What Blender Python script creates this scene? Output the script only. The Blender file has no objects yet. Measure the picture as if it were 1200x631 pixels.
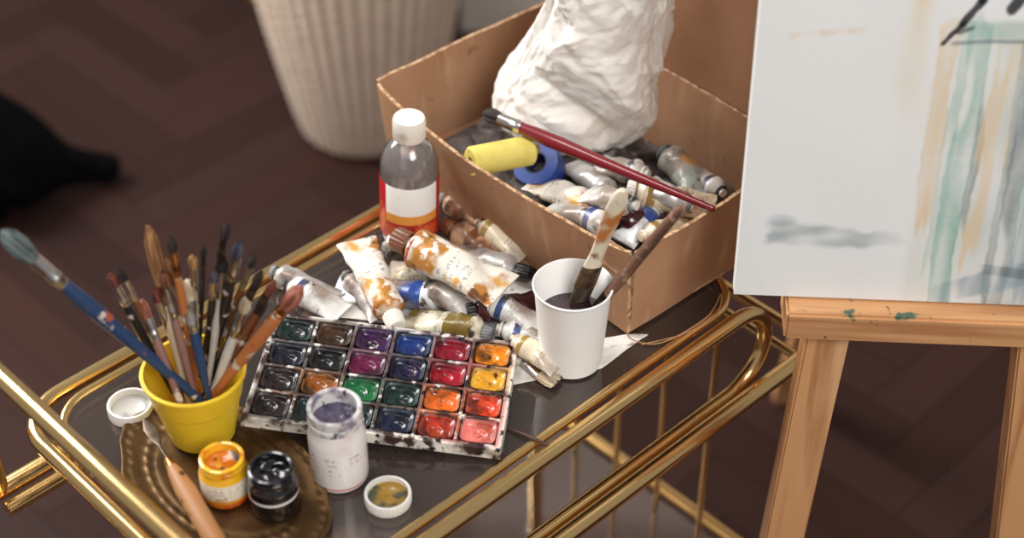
import bpy, bmesh, math, random
from mathutils import Vector, Matrix, noise
random.seed(4)
SC=bpy.context.scene
try: SC.view_settings.view_transform='Standard'
except Exception: pass
F=2000.0; PT=math.radians(40); S4=math.sin(PT); C4=math.cos(PT); CZ=1.82; T=0.75
def P(px,py,z):
    u=(px-600)/F; v=(315.5-py)/F
    t=(CZ-z)/(S4-v*C4)
    return Vector((u*t,(C4+v*S4)*t,z))
def sm(a,b,x):
    t=max(0,min(1,(x-a)/(b-a))); return t*t*(3-2*t)
def lin(c):
    o=[]
    for x in c[:3]:
        x=max(0,x)/255.0
        o.append(x/12.92 if x<=.04045 else ((x+.055)/1.055)**2.4)
    return (o[0],o[1],o[2],1.0)
# ---------------------------------------------------------------- materials
_m={}
def mat(name,base,layers=(),rough=.5,metal=0.,bump=0.,bscale=60.,coat=0.,bands=(),xband=None,text=None,attr=None,bstretch=(1,1,1),sheen=0.,sub=0.,spec=.5,crough=.08):
    if name in _m: return _m[name]
    m=bpy.data.materials.new(name); m.use_nodes=True
    nt=m.node_tree; N=nt.nodes; L=nt.links
    b=N['Principled BSDF']
    tc=N.new('ShaderNodeTexCoord')
    def mixn(fac,c1,c2):
        x=N.new('ShaderNodeMix'); x.data_type='RGBA'
        if isinstance(fac,(int,float)): x.inputs[0].default_value=fac
        else: L.new(fac,x.inputs[0])
        for c,i in ((c1,6),(c2,7)):
            if isinstance(c,tuple): x.inputs[i].default_value=c
            else: L.new(c,x.inputs[i])
        return x.outputs[2]
    def math_(op,a,bv=0.,c=None):
        x=N.new('ShaderNodeMath'); x.operation=op
        for i,q in enumerate((a,bv)):
            if isinstance(q,(int,float)): x.inputs[i].default_value=q
            else: L.new(q,x.inputs[i])
        return x.outputs[0]
    def nz(scale,stretch,lo,hi,det=4.,co='Object'):
        mp=N.new('ShaderNodeMapping'); mp.inputs['Scale'].default_value=stretch
        mp.inputs['Location'].default_value=(random.random()*9,random.random()*9,random.random()*9)
        L.new(tc.outputs[co],mp.inputs[0])
        n=N.new('ShaderNodeTexNoise'); n.inputs['Scale'].default_value=scale; n.inputs['Detail'].default_value=det
        L.new(mp.outputs[0],n.inputs[0])
        r=N.new('ShaderNodeMapRange'); r.inputs[1].default_value=lo; r.inputs[2].default_value=hi
        L.new(n.outputs[0],r.inputs[0]); return r.outputs[0]
    col=lin(base)
    if attr:
        a=N.new('ShaderNodeAttribute'); a.attribute_name=attr; col=a.outputs['Color']
    sep=None
    if bands or xband or text:
        sep=N.new('ShaderNodeSeparateXYZ'); L.new(tc.outputs['Generated'],sep.inputs[0])
    def between(sock,a,bb):
        return math_('MULTIPLY',math_('GREATER_THAN',sock,a),math_('LESS_THAN',sock,bb))
    for (z0,z1,c) in bands:
        col=mixn(between(sep.outputs[2],z0,z1),col,lin(c))
    if xband:
        for (x0,x1,z0,z1,c) in xband:
            col=mixn(math_('MULTIPLY',between(sep.outputs[0],x0,x1),between(sep.outputs[2],z0,z1)),col,lin(c))
    if text:
        z0,z1,c,rows,fr=text
        w=math_('FRACT',math_('MULTIPLY',sep.outputs[2],rows))
        mk=math_('MULTIPLY',between(sep.outputs[2],z0,z1),math_('GREATER_THAN',w,.5))
        n=nz(fr,(1,1,.12),.50,.56,1.)
        n2=nz(fr*.12,(1,1,1),.46,.48,0.)
        col=mixn(math_('MULTIPLY',math_('MULTIPLY',mk,n),math_('MULTIPLY',n2,.5)),col,lin(c))
    for ly in layers:
        c,s,lo,hi=ly[:4]; st=ly[4] if len(ly)>4 else (1,1,1)
        col=mixn(nz(s,st,lo,hi),col,lin(c))
    if isinstance(col,tuple): b.inputs['Base Color'].default_value=col
    else: L.new(col,b.inputs['Base Color'])
    b.inputs['Roughness'].default_value=rough; b.inputs['Metallic'].default_value=metal
    b.inputs['Specular IOR Level'].default_value=spec
    b.inputs['Coat Weight'].default_value=coat
    b.inputs['Coat Roughness'].default_value=crough
    if sub: 
        b.inputs['Subsurface Weight'].default_value=sub; b.inputs['Subsurface Scale'].default_value=.01
    if bump:
        h=nz(bscale,bstretch,0.,1.,5.)
        bp=N.new('ShaderNodeBump'); bp.inputs['Strength'].default_value=bump; bp.inputs['Distance'].default_value=.002
        L.new(h,bp.inputs['Height']); L.new(bp.outputs[0],b.inputs['Normal'])
    _m[name]=m; return m
def glassmat(name,tint,diff,dc,rough=.03,fm=1.0):
    if name in _m: return _m[name]
    m=bpy.data.materials.new(name); m.use_nodes=True
    nt=m.node_tree; N=nt.nodes; L=nt.links; N.clear()
    o=N.new('ShaderNodeOutputMaterial')
    tr=N.new('ShaderNodeBsdfTransparent'); tr.inputs[0].default_value=tint
    gl=N.new('ShaderNodeBsdfGlossy'); gl.inputs['Roughness'].default_value=rough
    df=N.new('ShaderNodeBsdfDiffuse'); df.inputs[0].default_value=lin(dc)
    fr=N.new('ShaderNodeFresnel'); fr.inputs[0].default_value=1.5
    mx=N.new('ShaderNodeMath'); mx.operation='MULTIPLY'; mx.inputs[1].default_value=fm
    L.new(fr.outputs[0],mx.inputs[0])
    tc=N.new('ShaderNodeTexCoord'); nn=N.new('ShaderNodeTexNoise'); nn.inputs['Scale'].default_value=7.; nn.inputs['Detail'].default_value=3.
    L.new(tc.outputs['Object'],nn.inputs[0])
    mr=N.new('ShaderNodeMapRange'); mr.inputs[1].default_value=.3; mr.inputs[2].default_value=.75; mr.inputs[3].default_value=diff*.7; mr.inputs[4].default_value=diff*1.3
    L.new(nn.outputs[0],mr.inputs[0])
    a=N.new('ShaderNodeMixShader'); L.new(mr.outputs[0],a.inputs[0])
    L.new(tr.outputs[0],a.inputs[1]); L.new(df.outputs[0],a.inputs[2])
    bq=N.new('ShaderNodeMixShader'); L.new(mx.outputs[0],bq.inputs[0]); L.new(a.outputs[0],bq.inputs[1]); L.new(gl.outputs[0],bq.inputs[2])
    L.new(bq.outputs[0],o.inputs[0]); _m[name]=m; return m

# ---------------------------------------------------------------- mesh helpers
def root(name,label,cat,M=None,group=None):
    e=bpy.data.objects.new(name,None); SC.collection.objects.link(e)
    e.empty_display_size=.02
    if M is not None: e.matrix_world=M
    e['label']=label; e['category']=cat
    if group: e['group']=group
    return e
def obj(name,verts,faces,material,parent=None,smooth=True,ang=40):
    me=bpy.data.meshes.new(name); me.from_pydata([tuple(v) for v in verts],[],faces); me.update()
    bm=bmesh.new(); bm.from_mesh(me); bmesh.ops.recalc_face_normals(bm,faces=bm.faces); bm.to_mesh(me); bm.free()
    if smooth:
        me.polygons.foreach_set('use_smooth',[True]*len(me.polygons))
        try: me.set_sharp_from_angle(angle=math.radians(ang))
        except Exception: pass
    if material: me.materials.append(material)
    o=bpy.data.objects.new(name,me); SC.collection.objects.link(o)
    if parent: o.parent=parent
    return o
def top(o,label,cat,group=None):
    o['label']=label; o['category']=cat
    if group: o['group']=group
    return o
def rings(name,secs,material,parent=None,segs=32,jit=0.,cap=True,strand=0.,ang=40,off=None):
    V=[];Fc=[]
    sd=random.random()*50
    st=[1+random.uniform(-strand,strand) for _ in range(segs)]
    for k,(z,ax,ay) in enumerate(secs):
        ox,oy=(off(z) if off else (0,0))
        for i in range(segs):
            a=2*math.pi*i/segs
            x=ax*math.cos(a);y=ay*math.sin(a)
            q=1.+(st[i]-1. if strand else 0.)
            if jit:
                n=noise.noise(Vector((x*60+sd,y*60,z*45)))
                q+=jit*n
            V.append((x*q+ox,y*q+oy,z+(random.uniform(-1,1)*strand*.012 if strand and k==len(secs)-1 else 0)))
    for k in range(len(secs)-1):
        for i in range(segs):
            j=(i+1)%segs
            Fc.append((k*segs+i,k*segs+j,(k+1)*segs+j,(k+1)*segs+i))
    if cap:
        Fc.append(tuple(range(segs))[::-1]); Fc.append(tuple(range((len(secs)-1)*segs,len(secs)*segs)))
    return obj(name,V,Fc,material,parent,ang=ang)
def lathe(name,prof,material,parent=None,segs=48,ang=35,rf=None,zf=None):
    V=[];Fc=[];idx=[]
    for (r,z) in prof:
        if r<=1e-6:
            idx.append([len(V)]); V.append((0,0,z))
        else:
            s=len(V)
            for i in range(segs):
                a=2*math.pi*i/segs
                rr=r*(rf(a,z) if rf else 1)
                V.append((rr*math.cos(a),rr*math.sin(a),z+(zf(a,r) if zf else 0)))
            idx.append(list(range(s,s+segs)))
    for a,b in zip(idx,idx[1:]):
        for i in range(segs):
            j=(i+1)%segs
            if len(a)==1 and len(b)==1: continue
            if len(a)==1: Fc.append((a[0],b[i],b[j]))
            elif len(b)==1: Fc.append((a[i],a[j],b[0]))
            else: Fc.append((a[i],a[j],b[j],b[i]))
    return obj(name,V,Fc,material,parent,ang=ang)
def sweep(name,pts,rad,material,parent=None,segs=12,closed=False):
    pts=[Vector(p) for p in pts]; n=len(pts)
    tg=[]
    for i in range(n):
        if closed: t=pts[(i+1)%n]-pts[i-1]
        else: t=pts[min(i+1,n-1)]-pts[max(i-1,0)]
        tg.append(t.normalized())
    up=Vector((0,0,1)) if abs(tg[0].z)<.9 else Vector((1,0,0))
    x=tg[0].cross(up).normalized(); V=[];Fc=[]
    for i in range(n):
        x=(x-tg[i]*x.dot(tg[i])).normalized(); y=tg[i].cross(x)
        r=rad(i/(n-1)) if callable(rad) else rad
        for k in range(segs):
            a=2*math.pi*k/segs; V.append(pts[i]+x*math.cos(a)*r+y*math.sin(a)*r)
    m=n if closed else n-1
    for i in range(m):
        j=(i+1)%n
        for k in range(segs):
            l=(k+1)%segs
            Fc.append((i*segs+k,i*segs+l,j*segs+l,j*segs+k))
    if not closed:
        Fc.append(tuple(range(segs))[::-1]); Fc.append(tuple(range((n-1)*segs,n*segs)))
    return obj(name,V,Fc,material,parent,ang=50)
def smoothpath(pts,n=10):
    pts=[Vector(p) for p in pts]; out=[]
    for i in range(len(pts)-1):
        p0=pts[max(i-1,0)];p1=pts[i];p2=pts[i+1];p3=pts[min(i+2,len(pts)-1)]
        for k in range(n):
            t=k/n
            out.append(.5*((2*p1)+(p2-p0)*t+(2*p0-5*p1+4*p2-p3)*t*t+(3*p1-p0-3*p2+p3)*t**3))
    out.append(pts[-1]); return out
def fillet(pts,r,closed=False,n=8):
    pts=[Vector(p) for p in pts]; out=[]; m=len(pts)
    for i,p in enumerate(pts):
        if not closed and i in (0,m-1): out.append(p); continue
        a=(pts[i-1]-p); b=(pts[(i+1)%m]-p)
        rr=min(r,a.length*.49,b.length*.49)
        A=p+a.normalized()*rr; B=p+b.normalized()*rr
        for k in range(n+1):
            t=k/n
            out.append(A*(1-t)**2+p*2*t*(1-t)*.0+B*t**2+p*(2*t*(1-t)) if abs(a.normalized().dot(b.normalized()))>.05 else (p+(a.normalized()+b.normalized())*rr)+(A-(p+(a.normalized()+b.normalized())*rr))*math.cos(t*math.pi/2)+(B-(p+(a.normalized()+b.normalized())*rr))*math.sin(t*math.pi/2))
    return out
def box(name,c,sz,material,parent=None,bev=.002,M=None):
    bm=bmesh.new(); bmesh.ops.create_cube(bm,size=1)
    for v in bm.verts: v.co=Vector((v.co.x*sz[0],v.co.y*sz[1],v.co.z*sz[2]))
    if bev: bmesh.ops.bevel(bm,geom=list(bm.edges),offset=bev,segments=2,affect='EDGES')
    for v in bm.verts: v.co+=Vector(c)
    if M is not None: bmesh.ops.transform(bm,matrix=M,verts=bm.verts)
    me=bpy.data.meshes.new(name); bm.to_mesh(me); bm.free(); me.materials.append(material)
    o=bpy.data.objects.new(name,me); SC.collection.objects.link(o)
    if parent: o.parent=parent
    return o
def orient(a,b,roll=0.):
    a=Vector(a);b=Vector(b); z=(b-a).normalized()
    up=Vector((0,0,1)) if abs(z.z)<.95 else Vector((0,1,0))
    x=up.cross(z).normalized(); y=z.cross(x)
    M=Matrix((x,y,z)).transposed().to_4x4(); M=M@Matrix.Rotation(roll,4,'Z'); M.translation=a
    return M
def plate(name,poly,z0,z1,material,parent=None):
    n=len(poly); V=[(p[0],p[1],z0) for p in poly]+[(p[0],p[1],z1) for p in poly]
    Fc=[tuple(range(n))[::-1],tuple(range(n,2*n))]+[(i,(i+1)%n,n+(i+1)%n,n+i) for i in range(n)]
    return obj(name,V,Fc,material,parent,ang=30)

# ---------------------------------------------------------------- camera
cam=bpy.data.cameras.new('camera'); co=bpy.data.objects.new('camera',cam); SC.collection.objects.link(co)
co.location=(0,0,CZ); co.rotation_euler=(math.pi/2-PT,0,0)
cam.sensor_width=36; cam.lens=60; cam.dof.use_dof=True; cam.dof.focus_distance=1.54; cam.dof.aperture_fstop=2.8
cam.clip_start=.05
SC.camera=co
# ---------------------------------------------------------------- world + lights
w=bpy.data.worlds.new('world'); SC.world=w; w.use_nodes=True
w.node_tree.nodes['Background'].inputs[0].default_value=(.98,.95,.95,1); w.node_tree.nodes['Background'].inputs[1].default_value=.29
def area(name,loc,tgt,size,power,col=(1,1,1)):
    l=bpy.data.lights.new(name,'AREA'); l.shape='RECTANGLE'; l.size=size[0]; l.size_y=size[1]; l.energy=power; l.color=col
    o=bpy.data.objects.new(name,l); SC.collection.objects.link(o); o.location=loc
    o.rotation_euler=(Vector(tgt)-Vector(loc)).to_track_quat('-Z','Y').to_euler()
    return o
area('window_light',(.9,-.9,2.9),(0,1.2,.75),(1.3,1.3),64,(1,.985,.96))
area('window_light',(-1.9,2.4,2.2),(-.1,1.2,.75),(1.0,1.5),80,(1,.99,.97))
area('basket_fill',(-.7,1.3,2.7),(-.35,2.6,.2),(.6,.6),16,(1,.97,.93))  # added fill light aimed at the basket to brighten it, no actual lamp

# ---------------------------------------------------------------- setting
def floor():
    W,L_=.085,.425; V=[];Fc=[];cols=[]
    rot=Matrix.Rotation(math.radians(45),2)
    def add(x0,y0,x1,y1):
        g=.0007
        c=rot@Vector(((x0+x1)/2,(y0+y1)/2))
        if not(-2.6<c.x<2.6 and -.6<c.y<4.6): return
        s=len(V)
        for (x,y) in ((x0+g,y0+g),(x1-g,y0+g),(x1-g,y1-g),(x0+g,y1-g)):
            p=rot@Vector((x,y)); V.append((p.x,p.y,0))
        Fc.append((s,s+1,s+2,s+3)); k=random.uniform(.80,1.20); h=random.uniform(-.06,.06)
        b=(0.0385,0.0168,0.0132)
        cols.append((b[0]*k*(1+h),b[1]*k,b[2]*k*(1-h),1))
    for k in range(-90,90):
        for m in range(-9,10):
            ox=m*2*L_
            add(k*W+ox,k*W,k*W+L_+ox,k*W+W)
            add(k*W-W+ox,k*W,k*W+ox,k*W+L_)
    s=len(V)
    V+= [(-3,-1,-.002),(3,-1,-.002),(3,5,-.002),(-3,5,-.002)]; Fc.append((s,s+1,s+2,s+3)); cols.append((.012,.007,.006,1))
    me=bpy.data.meshes.new('floor'); me.from_pydata(V,[],Fc); me.update()
    ca=me.color_attributes.new('Col','FLOAT_COLOR','CORNER'); i=0
    for p,c in zip(me.polygons,cols):
        for l in p.loop_indices: ca.data[l].color=c
    me.materials.append(mat('dark_parquet',(60,42,40),attr='Col',rough=.55,bump=.2,bscale=40,layers=[],spec=.13))
    o=bpy.data.objects.new('floor',me); SC.collection.objects.link(o); o['kind']='structure'; o['label']='dark brown herringbone parquet floor'
floor()
wl=box('wall_back',(1.05,2.96,1.2),(2.3,.12,2.4),mat('wall_paint',(200,188,178),[((180,168,158),3,.4,.7)],rough=.8),bev=0.004); wl['kind']='structure'

# ---------------------------------------------------------------- cart
D=Vector((math.cos(math.radians(44)),math.sin(math.radians(44)))); Nn=Vector((D.y,-D.x))
def CP(d,n,z): 
    q=D*d+Nn*n; return Vector((q.x,q.y,z))
brass=mat('polished_brass',(248,210,144),[((240,200,134),8,.5,.8)],rough=.2,metal=1.)
satin=mat('satin_brass',(196,156,98),rough=.45,metal=1.)
cart=root('bar_cart','brass tube bar cart with glass top holding art supplies','cart',Matrix.Translation(CP(.73,-.9,0)))
ci=Matrix.Translation(-CP(.73,-.9,0))
def cl(pts): return [ci@Vector(p) for p in pts]
gpoly=[ci@p for p in fillet([CP(.452,-1.056,0),CP(1.016,-1.056,0),CP(1.016,-.739,0),CP(.452,-.739,0)],.04,True)]
glass=glassmat('smoky_glass',(.96,.92,.90,1),.085,(184,156,142),.04,1.8)
g=plate('glass_top',gpoly,T-.006,T,glass,cart); g['label']='clear smoky glass shelf'
sweep('tray_rim',cl(fillet([CP(.448,-1.06,T-.001),CP(1.02,-1.06,T-.001),CP(1.02,-.735,T-.001),CP(.448,-.735,T-.001)],.044,True)),.0045,brass,cart,closed=True)
# front long side: closed loop; rear long side: rounds the corner outside the tray rim
sweep('side_frame',cl(fillet([CP(.425,-.718,T-.003),CP(1.036,-.718,T-.003),CP(1.036,-.718,.648),CP(.425,-.718,.648)],.049,True,10)),.0078,brass,cart,closed=True)
sweep('side_frame',cl(fillet([CP(.428,-.74,T-.003),CP(.428,-1.079,T-.003),CP(1.036,-1.079,T-.003),CP(1.036,-1.079,.648),CP(.40,-1.079,.648)],.049,False,10)),.0075,brass,cart)
for n in (-1.098,-.698):
    sweep('leg_frame',cl(fillet([CP(1.105,n,.05),CP(1.105,n,.655),CP(.35,n,.655),CP(.35,n,.05)],.03)),.009,brass,cart)
    for d in (1.105,.35):
        lathe('caster',[(0,-.012),(.018,-.012),(.024,-.006),(.024,.006),(.018,.012),(0,.012)],mat('caster_rubber',(30,28,28),rough=.6),cart,24).matrix_local=ci@Matrix.Translation(CP(d,n,.025))@Matrix.Rotation(math.pi/2,4,'X')
for d in (.35,1.105):
    for z in (.655,.30):
        sweep('cross_rail',cl([CP(d,-1.098,z),CP(d,-.698,z)]),.006,brass,cart)
for d in (.352,1.075):
    for k in range(4):
        n=-1.0+k*.066
        sweep('spindle',cl([CP(d,n,.30),CP(d,n,.655)]),.0034,satin,cart,segs=20)
sweep('cross_rail',cl([CP(1.075,-1.098,.655),CP(1.075,-.698,.655)]),.005,brass,cart)
plate('lower_shelf',[ci@p for p in fillet([CP(.37,-1.09,0),CP(1.09,-1.09,0),CP(1.09,-.706,0),CP(.37,-.706,0)],.03,True)],.296,.302,glassmat('clear_shelf_glass',(.99,.97,.96,1),.006,(150,125,115),.05,.3),cart)
sweep('shelf_rim',cl(fillet([CP(.36,-1.095,.30),CP(1.10,-1.095,.30),CP(1.10,-.70,.30),CP(.36,-.70,.30)],.03,True)),.006,satin,cart,closed=True)
h=sweep('handle',cl(fillet([CP(.405,-1.098,.655),CP(.405,-1.098,.85),CP(.405,-.70,.85),CP(.405,-.70,.655)],.03)),.009,brass,cart); h['label']='curved brass push handle'

# ---------------------------------------------------------------- ornate tray
brz=mat('antique_brass',(98,72,42),[((66,48,30),26,.48,.75),((136,104,62),60,.64,.8)],rough=.38,metal=.75)
TC=CP(.515,-.885,T)
def trf(a,z): return 1+(.045*abs(math.sin(4*a))+.004*math.cos(32*a) if z>=.0044 else 0)
def tzf(a,r): return .0005*math.cos(48*a)*math.exp(-((r-.0915)/.003)**2)+.0004*math.cos(36*a)*math.exp(-((r-.074)/.003)**2)
tpf=[(0,.0028),(.030,.0028),(.050,.0028),(.060,.0028),(.063,.0034),(.066,.0028),(.070,.0028),(.072,.0032),(.074,.0036),(.076,.0032),(.079,.0030),(.083,.0034),(.086,.0048),(.088,.0050),(.0915,.0050),(.094,.0052),(.096,.0064),(.098,.0060),(.096,.0045),(.084,.002),(.078,.0010),(0,.0005)]
tr=lathe('ornate_tray',tpf,brz,None,288,rf=trf,zf=tzf,ang=60)
tr.matrix_world=Matrix.Translation(TC+Vector((0,0,.0008)))@Matrix.Rotation(math.radians(-46),4,'Z')@Matrix.Diagonal((1.14,.70,1,1))
top(tr,'oval antique brass tray with scalloped ornate rim','tray')
TZ=T+.0042

# ---------------------------------------------------------------- brushes
silver=mat('ferrule_metal',(205,202,198),[((120,100,88),60,.5,.7)],rough=.28,metal=1.)
copper=mat('copper_ferrule',(200,140,88),[((110,75,50),60,.5,.7)],rough=.3,metal=1.)
dkmet=mat('dark_ferrule',(60,52,50),[((120,100,90),80,.5,.7)],rough=.35,metal=.8)
def wood(n,c,c2=(70,45,30)): return mat(n,c,[(c2,25,.5,.75,(1,1,.12)),((205,195,180),60,.60,.66),((170,80,60),50,.66,.70)],rough=.4,coat=.2)
def bris(n,c,c2): return mat(n,c,[(c2,260,.4,.6,(1,1,.06))],rough=.8,bump=.5,bscale=500,bstretch=(1,1,.08))
def brush(tip,tail,r=.004,fl=.03,bl=.025,flat=False,hm=None,fm=None,bm_=None,label='',group=None,bw=1.15,endr=.5,roll=0.,name='paint_brush',blunt=False):
    tip=Vector(tip);tail=Vector(tail);L_=(tip-tail).length
    R=root(name,label,'brush',orient(tail,tip,roll),group)
    lh=L_-fl-bl
    hs=[(0,r*.15,r*.15),(.0015,r*endr,r*endr),(lh*.2,r*(endr+.12),r*(endr+.12)),(lh*.55,r*.85,r*.85),(lh*.8,r*1.12,r*1.12),(lh*.93,r*1.05,r*1.05),(lh+.002,r*.86,r*.86)]
    rings('handle',hs,hm,R,16)
    fx,fy=(1.9,.55) if flat else (1,1)
    rings('ferrule',[(lh,r*.95,r*.95),(lh+fl*.2,r*1.0,r*.97),(lh+fl*.22,r*1.08,r*1.03),(lh+fl*.3,r*1.08,r*1.03),(lh+fl*.32,r*1.02,r*.97),(lh+fl*.6,r*(1+fx)/2,r*(1+fy)/2),(lh+fl,r*fx,r*fy)],fm or silver,R,24)
    if flat: bs=[(lh+fl-.001,r*fx*.94,r*fy*.9),(lh+fl+bl*.4,r*fx*bw,r*fy*1.1),(lh+fl+bl*.8,r*fx*bw*1.05,r*fy*.7),(L_,r*fx*bw*.95,r*fy*.35)]
    elif blunt: bs=[(lh+fl-.001,r*.92,r*.92),(lh+fl+bl*.4,r*bw,r*bw*.9),(lh+fl+bl*.75,r*bw*.95,r*bw*.75),(lh+fl+bl*.93,r*.62*bw,r*.48*bw),(L_,r*.25*bw,r*.2*bw)]
    else: bs=[(lh+fl-.001,r*.92,r*.92),(lh+fl+bl*.3,r*bw,r*bw),(lh+fl+bl*.65,r*.8*bw,r*.8*bw),(lh+fl+bl*.9,r*.35*bw,r*.35*bw),(L_,r*.08,r*.08)]
    rings('bristles',bs,bm_,R,30,strand=.16)
    return R
# ---------------------------------------------------------------- yellow cup + brushes
YB=P(238,506,TZ)
ycup=root('plastic_cup','bright yellow ribbed plastic cup full of paintbrushes','cup',Matrix.Translation(YB))
ym=mat('yellow_plastic',(240,202,48),[((228,180,40),18,.5,.8)],rough=.35,sub=.1)
H=.074; rb,rt=.0285,.0425
def rz(z): return rb+(rt-rb)*(z/H)
prof=[(0,.002),(rb-.006,.002),(rb-.003,0),(rb,.002),(rz(.02),.02),(rz(.046),.046),(rz(.046)+.0015,.048),(rz(.06)+.0012,.06),(rt,H-.004),(rt+.0022,H-.003),(rt+.0024,H),(rt-.0008,H+.0004)]
inner=[(rt-.0016,H-.004),(rz(.03)-.0015,.03),(rb-.001,.004),(0,.0038)]
lathe('cup_body',prof+inner,ym,ycup,64,ang=25)
def incup(q):
    z=q.z-YB.z
    return z>.006 and ((q.x-YB.x)**2+(q.y-YB.y)**2)**.5 < rz(min(z,H))-.0055 or z>H+.003
def cupbrush(tp,cr,tz,**k):
    tip=P(tp[0],tp[1],tz); c=P(cr[0],cr[1],YB.z+H)
    d=Vector((c.x-YB.x,c.y-YB.y)); 
    if d.length>rt-.008: d=d.normalized()*(rt-.008)
    c=Vector((YB.x+d.x,YB.y+d.y,c.z))
    t=1.; 
    while t<4:
        q=tip+(c-tip)*(t+.01)
        if q.z<YB.z+H and not incup(q): break
        t+=.01
    return brush(tip,tip+(c-tip)*t,group='paintbrushes in the yellow cup',**k)
blueh=wood('blue_handle',(34,60,96)); blackh=wood('black_handle',(30,26,28)); brownh=wood('brown_handle',(116,70,42)); orangeh=wood('orange_handle',(196,118,66),(150,80,42))
redh=mat('maroon_handle',(118,22,32),[((78,18,22),25,.5,.75,(1,1,.12))],rough=.3,coat=.4); maroonh=wood('stained_maroon_handle',(100,32,38),(60,22,26)); creamh=wood('cream_handle',(206,186,158),(160,106,50)); whiteh=wood('white_handle',(220,214,206),(150,140,130)); pinkh=wood('stained_pink_handle',(150,110,100),(90,50,48))
bg=bris('grey_green_bristle',(108,120,118),(56,66,68)); bt=bris('tan_bristle',(188,142,92),(120,78,46)); bb=bris('black_bristle',(28,24,26),(60,45,40)); br_=bris('russet_bristle',(134,62,48),(76,38,32)); bpk=bris('pink_bristle',(180,112,94),(120,64,50)); bo=bris('orange_bristle',(160,96,56),(60,44,40)); bwh=bris('pale_bristle',(205,190,165),(150,125,95)); bn=bris('navy_bristle',(40,44,66),(90,85,90))
CB=[((2,272),(207,446),1.0,dict(r=.0062,fl=.034,bl=.034,hm=blueh,fm=silver,bm_=bg,blunt=True,bw=1.5,label='large round brush, dusty grey-green bristles and blue handle')),
((129,322),(186,428),.93,dict(r=.0038,fl=.022,bl=.012,hm=blackh,fm=silver,bm_=br_,blunt=True,label='small brush with russet bristles and dark handle')),
((140,316),(196,425),.94,dict(r=.003,fl=.024,bl=.012,hm=brownh,fm=silver,bm_=bb,label='thin brush with black tip and silver ferrule')),
((174,266),(213,432),.97,dict(r=.0050,fl=.02,bl=.055,hm=creamh,fm=copper,bm_=bt,blunt=True,label='thick brush with long tan ochre bristles')),
((200,277),(226,424),.98,dict(r=.0034,fl=.03,bl=.016,hm=orangeh,fm=copper,bm_=bb,label='thin orange-handled brush with dark tip')),
((239,288),(234,410),.97,dict(r=.0022,fl=.022,bl=.012,hm=blackh,fm=dkmet,bm_=bb,label='fine black-handled brush with black tip')),
((266,262),(240,412),.99,dict(r=.0034,fl=.03,bl=.017,hm=blackh,fm=dkmet,bm_=bb,label='slim black brush with pointed black bristles')),
((281,283),(250,420),.98,dict(r=.0042,fl=.03,bl=.018,hm=blackh,fm=silver,bm_=bn,label='round brush with dark tip and silver ferrule')),
((264,303),(247,428),.95,dict(r=.0034,fl=.03,bl=.014,hm=whiteh,fm=silver,bm_=bb,label='white-handled brush with silver ferrule and dark tip')),
((307,317),(257,424),.95,dict(r=.0034,fl=.028,bl=.02,hm=blackh,fm=dkmet,bm_=bb,label='black brush with splayed dark bristles')),
((322,330),(264,428),.94,dict(r=.0034,fl=.026,bl=.018,hm=brownh,fm=dkmet,bm_=br_,blunt=True,label='brown brush with stiff russet bristles')),
((352,338),(268,440),.94,dict(r=.0056,fl=.012,bl=.026,hm=orangeh,fm=copper,bm_=bpk,bw=1.35,endr=.8,blunt=True,label='orange wood brush with fluffy pink bristles')),
((166,352),(203,450),.90,dict(r=.0036,fl=.02,bl=.016,hm=pinkh,fm=silver,bm_=bpk,endr=.8,blunt=True,label='paint-stained brush with pink bristles')),
((190,318),(222,440),.93,dict(r=.0034,fl=.03,bl=.016,hm=pinkh,fm=silver,bm_=bo,blunt=True,label='brush with orange-brown bristles and stained handle')),
((214,330),(240,445),.92,dict(r=.0040,fl=.03,bl=.018,hm=blueh,fm=silver,bm_=bwh,flat=True,label='flat brush with pale bristles and blue handle')),
((292,345),(258,438),.92,dict(r=.004,fl=.03,bl=.02,hm=whiteh,fm=silver,bm_=bwh,label='white-handled brush with pale bristles')),
((196,300),(232,418),.95,dict(r=.003,fl=.024,bl=.015,hm=brownh,fm=copper,bm_=bt,label='thin brown brush with tan bristles')),
((252,318),(243,414),.95,dict(r=.0032,fl=.026,bl=.014,hm=blackh,fm=silver,bm_=bn,label='slim dark brush with navy bristles')),
((298,300),(254,414),.96,dict(r=.0030,fl=.03,bl=.014,hm=brownh,fm=silver,bm_=bb,label='thin brush with worn brown handle')),
((312,352),(266,434),.91,dict(r=.0038,fl=.024,bl=.018,hm=brownh,fm=copper,bm_=bb,blunt=True,label='short brown brush with blackened bristles')),
((180,338),(212,422),.92,dict(r=.0034,fl=.026,bl=.016,hm=maroonh,fm=silver,bm_=br_,label='maroon brush with russet tip')),
((226,300),(229,416),.95,dict(r=.0030,fl=.026,bl=.014,hm=creamh,fm=silver,bm_=bt,flat=False,blunt=True,label='cream-handled brush with tan bristles')),
]
for a,b,c,k in CB: cupbrush(a,b,c,**k)

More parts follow.
